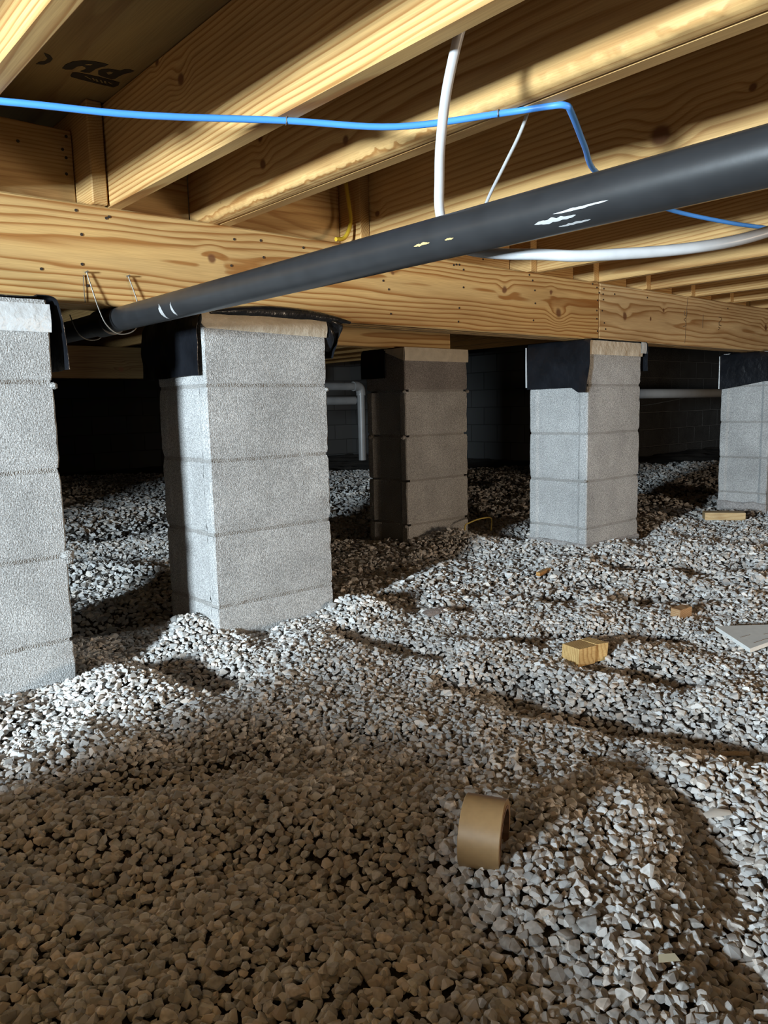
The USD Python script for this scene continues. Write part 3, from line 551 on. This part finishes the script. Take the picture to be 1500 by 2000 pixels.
side[..., 2] = .842 + side[..., 2] * .056 + .045 * ((side[..., 1] - P3['y']) / .13) * (1 - side[..., 2]); part(t, 'side_fold', sheet(side, .0012), CREAM)
t = thing('flashing_membrane', 'shiny black flap with a curled corner and pale strip over the bluish faced pier', 'membrane')
x0, x1 = P4['x0'], P4['x1']
def curl(g_):
    k = np.clip((1.93 - g_[..., 1]) / .085, 0, 1) * np.clip((.80 - g_[..., 2]) / .10, 0, 1) * (g_[..., 0] < x0 + .05)
    g_[..., 0] -= .055 * k ** 1.5; g_[..., 2] -= .020 * np.clip((1.955 - g_[..., 1]) / .03, 0, 1) * np.clip((.76 - g_[..., 2]) / .05, 0, 1) * (g_[..., 0] < x0 + .05); return g_
part(t, 'black_sheet', drape([(x0 - .008, .702), (x0 - .008, .77), (x0 - .009, .84), (x0 - .006, .892), (x0 + .02, .9012), (x0 + .09, .9012), (x1 - .04, .9012), (x1 + .005, .902), (x1 + .030, .895), (x1 + .034, .85), (x1 + .036, .775)], 1.868, 2.192, amp=.003, seed=31, m=26, skew=curl), BLACK)
part(t, 'sheet_edge', tube(spline([(x0 - .009, 2.197, .71), (x0 - .011, 2.197, .80), (x0 - .010, 2.198, .885)], 6), .0035, 6), WHITEFILM, label='thin white rear edge of the black flap')
part(t, 'edge_strip', strip(x0 + .002, x1 + .004, P4['y'], .838, .896, 33, bulge=.002, wrinkle=.003), CREAM, label='pale wrinkled strip')
part(t, 'strip_tail', strip(x1 - .012, x1 + .030, P4['y'] - .004, .852, .902, 34, bulge=.003, wrinkle=.001), WHITEFILM, label='white loose end of the strip')
t = thing('flashing_membrane', 'black flap over the pier at the right edge of the picture', 'membrane')
x0, x1 = P5['x0'], P5['x1']
def sag(g_):
    g_[..., 2] -= (.04 * np.clip((g_[..., 1] - 1.86) / .25, 0, 1)) * (g_[..., 0] < x0 + .02) * np.clip((.9 - g_[..., 2]) / .15, 0, 1); return g_
part(t, 'black_sheet', drape([(x0 - .008, .735), (x0 - .010, .80), (x0 - .008, .875), (x0 + .015, .9), (x0 + .08, .9012), (x1 - .03, .9012), (x1 + .01, .897), (x1 + .012, .80)], 1.825, 2.115, amp=.003, seed=41, skew=sag), BLACK)
part(t, 'sheet_edge', tube(spline([(x0 - .009, 2.119, .70), (x0 - .011, 2.119, .79), (x0 - .010, 2.12, .885)], 6), .003, 6), WHITEFILM, label='thin white rear edge of the black flap')

# ------------------------------------------------------------------ drain pipe and hangers
PX, PZ, PR = .80, .8725, .0290
t = thing('drain_pipe', 'long black plastic drain pipe hanging below the joists', 'pipe')
part(t, 'pipe', tube(np.stack([np.full(60, PX), np.linspace(-2.6, 3.3, 60), np.full(60, PZ)], 1), PR, 40), PIPE, smooth=40)
part(t, 'coupling', tube([(PX, 1.955, PZ), (PX, 1.958, PZ), (PX, 2.03, PZ), (PX, 2.033, PZ)], PR + .0055, 40), PIPE, smooth=40)
def smear(y0, y1, a0, a1, mt, seed, name='scuff_mark'):
    n, m = 30, 8; U, V = np.meshgrid(np.linspace(0, 1, n), np.linspace(0, 1, m), indexing='ij')
    A = a0 + (a1 - a0) * (.5 + (V - .5) * (np.sin(np.pi * U) ** .6) * (1 + 1.2 * fbm(np.stack([U * 9, V, V * 0], -1), 1, 2, seed)) + .25 * fbm(np.stack([U * 5, V * 0, V * 0], -1), 1, 2, seed + 1)); Y = y0 + (y1 - y0) * U
    part(t, name, sheet(np.stack([PX + (PR + .0003) * np.cos(A), Y, PZ + (PR + .0003) * np.sin(A)], -1), .0003), mt)
# angles: pi faces -x, -pi/2 faces down
for y0, y1, a0, a1, mt, sd in ((.545, .605, 3.72, 3.92, SCUFF, 1), (.50, .575, 3.52, 3.62, SCUFF, 2), (.53, .575, 4.12, 4.22, SCUFF, 3), (.78, .812, 3.42, 3.54, GLUE, 4), (.735, .752, 3.50, 3.58, GLUE, 5), (1.615, 1.63, 3.1, 4.3, SCUFF, 6), (1.565, 1.575, 3.3, 4.2, SCUFF, 7)): smear(y0, y1, a0, a1, mt, sd)
t = thing('pipe_hanger', 'thin wire hanger nailed to the girder front, hooked under the drain pipe', 'wire hanger')
part(t, 'wire', tube(spline([(.719, 1.893, .976), (.727, 1.889, .94), (.738, 1.884, .893), (.752, 1.882, .857), (.775, 1.882, .836), (.800, 1.882, .834), (.826, 1.884, .846), (.842, 1.886, .875), (.838, 1.889, .92), (.822, 1.893, .976)], 8), .0016, 8), STEEL)
for hx_ in (.719, .822): part(t, 'nail', place(trimesh.creation.cylinder(radius=.0022, height=.020, sections=8), (hx_, 1.895, .977), rx=math.pi / 2), STEEL)
part(t, 'loose_end', tube(spline([(.712, 1.897, .97), (.711, 1.896, .93), (.712, 1.897, .905)], 6), .001, 6), STEEL)
t = thing('pipe_hanger', 'second wire loop under the drain pipe in the dark behind the girder', 'wire hanger')
part(t, 'wire', tube(spline([(.745, 2.10, .90), (.758, 2.10, .862), (.775, 2.10, .842), (.80, 2.10, .836), (.825, 2.10, .846), (.84, 2.10, .88), (.84, 2.05, .93)], 8), .0016, 8), STEEL)

# ------------------------------------------------------------------ cables
JZ = JB - .004
t = thing('blue_cable', 'bright blue cable strung across the joist bottoms', 'cable')
part(t, 'jacket', tube(spline([(-.9, 2.02, JZ - .005), (-.04, 1.56, JZ - .002), (.384, 1.352, JZ - .006), (.58, 1.262, JZ - .010), (.800, 1.158, JZ - .001), (.95, 1.04, JZ - .012), (1.075, .905, JZ - .001), (1.112, .845, JZ), (1.132, .818, JZ - .001), (1.165, .828, JZ - .004), (1.30, .895, JZ - .012), (1.46, .975, JZ - .014), (1.70, 1.03, JZ - .008), (1.954, 1.075, JZ), (2.20, 1.03, JZ - .008), (2.46, 1.00, JZ), (2.87, .96, JZ), (3.28, .92, JZ), (4.1, .86, JZ), (5.3, .8, JZ), (6.5, .7, JZ)], 8), .0056, 12), BLUE, smooth=40)
for sx, sy, rz in ((.803, 1.1575, -.46), (1.07, .911, -.82)):
    st = tube(spline([(0, -.006, .008), (0, -.006, -.004), (0, -.003, -.0062), (0, .003, -.0062), (0, .006, -.004), (0, .006, .008)], 4), .0011, 6); part(t, 'cable_staple', place(st, (sx, sy, JZ), rz), STEEL)
t = thing('white_tube', 'thick white plastic tube hanging in a loop from between joists, passing behind the drain pipe', 'tube')
part(t, 'tube', tube(spline([(.905, .66, 1.345), (.885, .725, 1.27), (.868, .79, 1.20), (.861, .825, 1.11), (.861, .843, 1.03), (.860, .846, .975), (.862, .848, .93), (.864, .835, .893), (.864, .80, .868), (.868, .74, .852), (.884, .673, .842), (.913, .619, .835), (1.017, .53, .842), (1.119, .4725, .866), (1.24, .40, .92), (1.36, .31, 1.02), (1.46, .22, 1.16), (1.49, .19, 1.30), (1.49, .185, 1.371)], 8), .0076, 14), WHITEC, smooth=40)
solo('white_wire', tube(spline([(1.131, .88, 1.175), (1.15, .925, 1.125), (1.18, .99, 1.085), (1.206, 1.05, 1.047), (1.235, 1.11, 1.00), (1.26, 1.16, .96)], 8), .0032, 10), WHITEC, 'thin white wire slanting down to the drain pipe right of the thick white tube', 'cable', smooth=40)
solo('yellow_cable', tube(spline([(1.545, 1.925, 1.36), (1.542, 1.915, 1.31), (1.546, 1.91, 1.26), (1.549, 1.907, 1.215), (1.538, 1.903, 1.18), (1.515, 1.900, 1.152), (1.48, 1.895, 1.144)], 8), .0062, 10), YELLOW, 'short yellow cable hanging beside a cut joist end above the girder', 'cable', smooth=40)

# ------------------------------------------------------------------ stamp printed on the subfloor
SZ = 1.3716
def flat_shape(poly):
    m = trimesh.creation.extrude_polygon(poly, .0006, engine='earcut'); m.apply_translation((0, 0, SZ - .0004)); return m
from shapely.geometry import LineString
P_A = [(0.6472, 1.7577), (0.6467, 1.7355), (0.6537, 1.7117), (0.6688, 1.6933), (0.6861, 1.6846), (0.7053, 1.6805), (0.7171, 1.6806), (0.7144, 1.6939), (0.709, 1.7038), (0.7037, 1.7175), (0.7029, 1.7295), (0.7007, 1.7449), (0.6919, 1.7498), (0.6825, 1.7493), (0.6879, 1.7317), (0.6837, 1.7236), (0.6759, 1.7202), (0.6689, 1.7294), (0.6675, 1.74), (0.666, 1.7506), (0.6548, 1.7594)]
P_Ah = [(0.6769, 1.712), (0.6826, 1.7031), (0.6914, 1.6988), (0.6901, 1.7092), (0.6828, 1.7141)]
P_d = [(0.7111, 1.7231), (0.7144, 1.711), (0.7248, 1.7002), (0.7381, 1.6963), (0.7481, 1.6943), (0.7526, 1.6823), (0.7621, 1.6757), (0.7724, 1.6773), (0.7693, 1.6894), (0.7614, 1.7034), (0.757, 1.7227), (0.7556, 1.7398), (0.7506, 1.7478), (0.7391, 1.7466), (0.7277, 1.7455), (0.718, 1.7412)]
P_dh = [(0.7279, 1.7217), (0.732, 1.7115), (0.7403, 1.712), (0.7402, 1.7219), (0.7368, 1.7305)]
P_b = [(0.6736, 1.7836), (0.6713, 1.7658), (0.678, 1.7587), (0.7247, 1.7518), (0.7706, 1.7527), (0.775, 1.7702), (0.7703, 1.7865), (0.7392, 1.7895), (0.6985, 1.7903), (0.6768, 1.7891)]
P_c = [(0.5944, 1.7077), (0.6078, 1.7118), (0.6172, 1.7251), (0.6178, 1.7428), (0.6117, 1.7629), (0.5976, 1.7708), (0.5996, 1.7571), (0.608, 1.7444), (0.6083, 1.7292), (0.5997, 1.7181)]
gaps = [[(0.6996, 1.7673), (0.7148, 1.7756)],[(0.7156, 1.7669), (0.7234, 1.777)],[(0.7242, 1.7683), (0.7311, 1.7792)],[(0.7334, 1.7672), (0.7421, 1.779)],[(0.7426, 1.7662), (0.7486, 1.778)],[(0.7515, 1.7676), (0.7606, 1.7729)]]
part(ceil, 'stamp_letter_a', flat_shape(Polygon(P_A, [P_Ah])), INK)
part(ceil, 'stamp_letter_d', flat_shape(Polygon(P_d, [P_dh])), INK)
band = Polygon(P_b)
for q in gaps: band = band.difference(LineString(q).buffer(.0022))
part(ceil, 'stamp_band', cat(*[flat_shape(q) for q in getattr(band, 'geoms', [band])]), INK)
part(ceil, 'stamp_curve', flat_shape(Polygon(P_c)), INK)

# ------------------------------------------------------------------ tape roll
t = thing('tape_roll', 'roll of brown kraft paper tape standing on its rim in the gravel', 'tape roll')
def ring(prof, n=72):
    p = np.array(prof); a = np.arange(n) * 2 * np.pi / n; k = len(p)
    v = np.stack([np.broadcast_to(p[:, 0], (n, k)), p[:, 1][None] * np.cos(a)[:, None], p[:, 1][None] * np.sin(a)[:, None]], -1).reshape(-1, 3)
    i, j = np.meshgrid(np.arange(n), np.arange(k), indexing='ij'); i2, j2 = (i + 1) % n, (j + 1) % k
    q = np.stack([i * k + j, i * k + j2, i2 * k + j2, i2 * k + j], -1).reshape(-1, 4)
    return trimesh.Trimesh(v, np.vstack([q[:, [0, 1, 2]], q[:, [0, 2, 3]]]), process=False)
hw, Ro, Ri = .0285, .0490, .0395
body = ring([(-hw, Ri + .001), (-hw, Ro - .0008), (-hw + .0008, Ro), (hw - .0008, Ro), (hw, Ro - .0008), (hw, Ri + .001)])
core = ring([(-hw - .0006, Ri - .004), (-hw - .0006, Ri + .001), (hw + .0006, Ri + .001), (hw + .0006, Ri - .004)])
TA = -YAW - math.radians(18)
for nm, mm, mt in (('tape', body, KRAFT), ('core', core, KRAFT_CORE)):
    mm = mm.copy(); mm.apply_transform(trimesh.transformations.euler_matrix(.4, math.radians(1.5), TA, 'sxyz')); mm.apply_translation((.752, .668, .050)); part(t, nm, mm, mt, smooth=30)

# ------------------------------------------------------------------ things lying on the gravel
def gz(x, y, d=.006): return float(ground(np.array([x]), np.array([y]))[0]) + d
t = thing('wood_offcut', 'pale square pine offcut with a split end lying on the gravel', 'wood scrap')
bw = lambda c, ax_='x', **k: wood(ax_, c, **k)
A0 = YAW * -1 + .52
def chunk(pts, h, loc, rz, skew=(0, 0)):
    v = np.array([(x + skew[0] * z, y + skew[1] * z, z) for z in (0, h) for x, y in pts]); m = trimesh.Trimesh(*hull(v), process=False); return place(m, loc, rz)
zc = gz(1.60, 1.09, .002)
part(t, 'block', chunk([(-.047, -.028), (.010, -.030), (.013, .030), (-.047, .030)], .045, (1.605, 1.09, zc), -.16, (.10, 0)), wood('x', (1.6, 1.85, zc), (0, -.16), period=.0052, light=(.80, .56, .24), dark=(.46, .25, .08)), smooth=False)
part(t, 'split_piece', chunk([(.016, -.024), (.050, -.033), (.047, .028), (.016, .030)], .046, (1.605, 1.09, zc), -.12, (.06, -.05)), wood('x', (1.6, 1.85, zc), (0, -.16), period=.007, light=(.80, .56, .24), dark=(.50, .26, .08)), smooth=False, label='piece split off at the right of the offcut')
solo('wood_offcut', chunk([(-.034, -.016), (.032, -.018), (.036, .016), (-.026, .018)], .030, (2.115, 1.10, gz(2.115, 1.10, .004)), A0 + .2, (.25, .1)), wood('x', (2.1, 1.1, -.1), (.2, .5), period=.006, light=(.62, .42, .24)), 'small brown wedge shaped wood scrap left of the white board', 'wood scrap', smooth=False)
t = thing('wood_offcut', 'long low wood offcut with an orange end, in front of the right edge pier', 'wood scrap')
part(t, 'block', chunk([(-.10, -.04), (.10, -.04), (.10, .045), (-.10, .045)], .040, (4.03, 1.87, gz(4.03, 1.87, .006)), -.95), wood('x', (4.0, 1.8, .3), (.2, .5), period=.02, light=(.62, .46, .25), dark=(.5, .33, .15)), smooth=False)
solo('wood_sliver', chunk([(-.050, -.008), (.050, -.006), (.048, .008), (-.046, .009)], .013, (2.276, 1.722, gz(2.276, 1.722, .014)), .22), wood('x', (2.2, 1.7, .1), period=.02, light=(.72, .40, .13)), 'small orange stick of wood on the gravel before the bluish faced pier', 'wood scrap', smooth=False)
t = thing('white_board', 'flat white board lying on the gravel at the right edge', 'board')
zb = gz(2.05, .86, .012)
def tip(m):
    m.vertices[:, 2] += (m.vertices[:, 0] - 1.918) * .05
bp = [(2.033, .955), (1.92, .811), (2.09, .778), (2.19, .762), (2.20, .78)]
bm = trimesh.creation.extrude_polygon(Polygon(bp), .011, engine='earcut'); bm.apply_translation((0, 0, zb)); tip(bm); part(t, 'panel', bm, BOARD)
for a, b in (((1.985, .865), (2.02, .855)), ((2.045, .83), (2.085, .815)), ((1.965, .822), (2.06, .80))):
    pl = tube([(a[0], a[1], zb + .011), ((a[0] + b[0]) / 2, (a[1] + b[1]) / 2, zb + .0112), (b[0], b[1], zb + .011)], .0008, 5); tip(pl); part(t, 'pencil_line', pl, PENCIL)
solo('paper_scrap', place(trimesh.Trimesh(*hull(np.array([(-.022, -.006, 0), (.02, -.010, .003), (.026, .004, .002), (.004, .012, .004), (-.02, .008, .001), (0, 0, .006)])), process=False), (1.125, .515, gz(1.125, .515, .026)), -.5), PAPER, 'torn cream paper scrap on the gravel at the lower right', 'paper scrap')
solo('wood_sliver', place(trimesh.Trimesh(*hull(np.array([(-.030, -.004, 0), (.026, -.008, .002), (.032, .004, .004), (-.02, .007, .003), (0, 0, .007)])), process=False), (1.41, .618, gz(1.41, .618, .012)), -.75), wood('x', (1.4, .6, .2), period=.02, light=(.62, .53, .40)), 'flat beige wood chip near the right edge above the paper scrap', 'wood scrap')
solo('wood_chip', place(trimesh.Trimesh(*hull(np.array([(-.012, -.003, 0), (.012, -.006, .002), (.010, .004, .004), (-.008, .006, .003)])), process=False), (.735, .385, gz(.735, .385, .016)), -.6), plain('chip', (.62, .55, .38), rough=.8), 'tiny yellowish chip on the gravel at the bottom right', 'wood scrap')
solo('flat_stone', place(trimesh.Trimesh(*hull(np.array([(-.05, -.02, 0), (.04, -.028, 0), (.055, .012, .004), (-.01, .03, .003), (-.045, .015, .006), (0, 0, .012)])), process=False), (1.60, 1.62, gz(1.60, 1.62, .004)), .2), plain('pink_stone', (.46, .39, .36), rough=.85, vary=.2, scale=60, bump=.002), 'flat pinkish stone on the gravel right of the largest pier', 'stone')
solo('yellow_string', tube(spline([(2.635, 2.45, .012), (2.632, 2.45, .045), (2.636, 2.45, .078), (2.66, 2.448, .087), (2.72, 2.45, .096), (2.785, 2.45, .098), (2.815, 2.45, .093), (2.824, 2.45, .075), (2.818, 2.45, .03)], 8), .0035, 8), STRING, 'stiff yellow string looping out of the gravel beside the brownish pier', 'string', smooth=40)

# ------------------------------------------------------------------ white pipes in the dark
solo('white_pipe', tube([(5.04, 3.4, .700), (5.24, 3.4, .700), (6.6, 3.4, .698), (9, 3.4, .696), (11.5, 3.4, .692)], .0395, 28), PVC, 'white plastic pipe in the dark between the two right piers', 'pipe', smooth=40)
solo('loose_wire', tube(spline([(5.14, 3.39, .663), (5.29, 3.37, .600), (5.75, 3.36, .605), (6.15, 3.37, .632), (6.5, 3.39, .660)], 6), .003, 6), STEEL, 'thin wire sagging under the white pipe between the two right piers', 'wire')
t = thing('white_pipe', 'white plastic pipe greyed for shade with an elbow in the gap right of the largest pier', 'pipe')
part(t, 'pipe', tube([(2.6, 5.0, .815), (3.2, 5.0, .815), (4.09, 5.0, .815)], .032, 20), PVC_GREY, smooth=40)
part(t, 'elbow', tube(spline([(4.04, 5.0, .815), (4.08, 5.0, .815), (4.11, 5.0, .80), (4.12, 5.0, .765), (4.12, 5.0, .74)], 5), .040, 20), PVC_GREY, smooth=40)
part(t, 'drop', tube([(4.12, 5.0, .75), (4.12, 5.0, .4), (4.12, 5.0, .2)], .032, 20), PVC_GREY, smooth=40)
part(t, 'lower_pipe', tube([(2.6, 5.06, .70), (3.2, 5.06, .70), (4.10, 5.06, .70)], .034, 20), PVC_GREY, smooth=40)
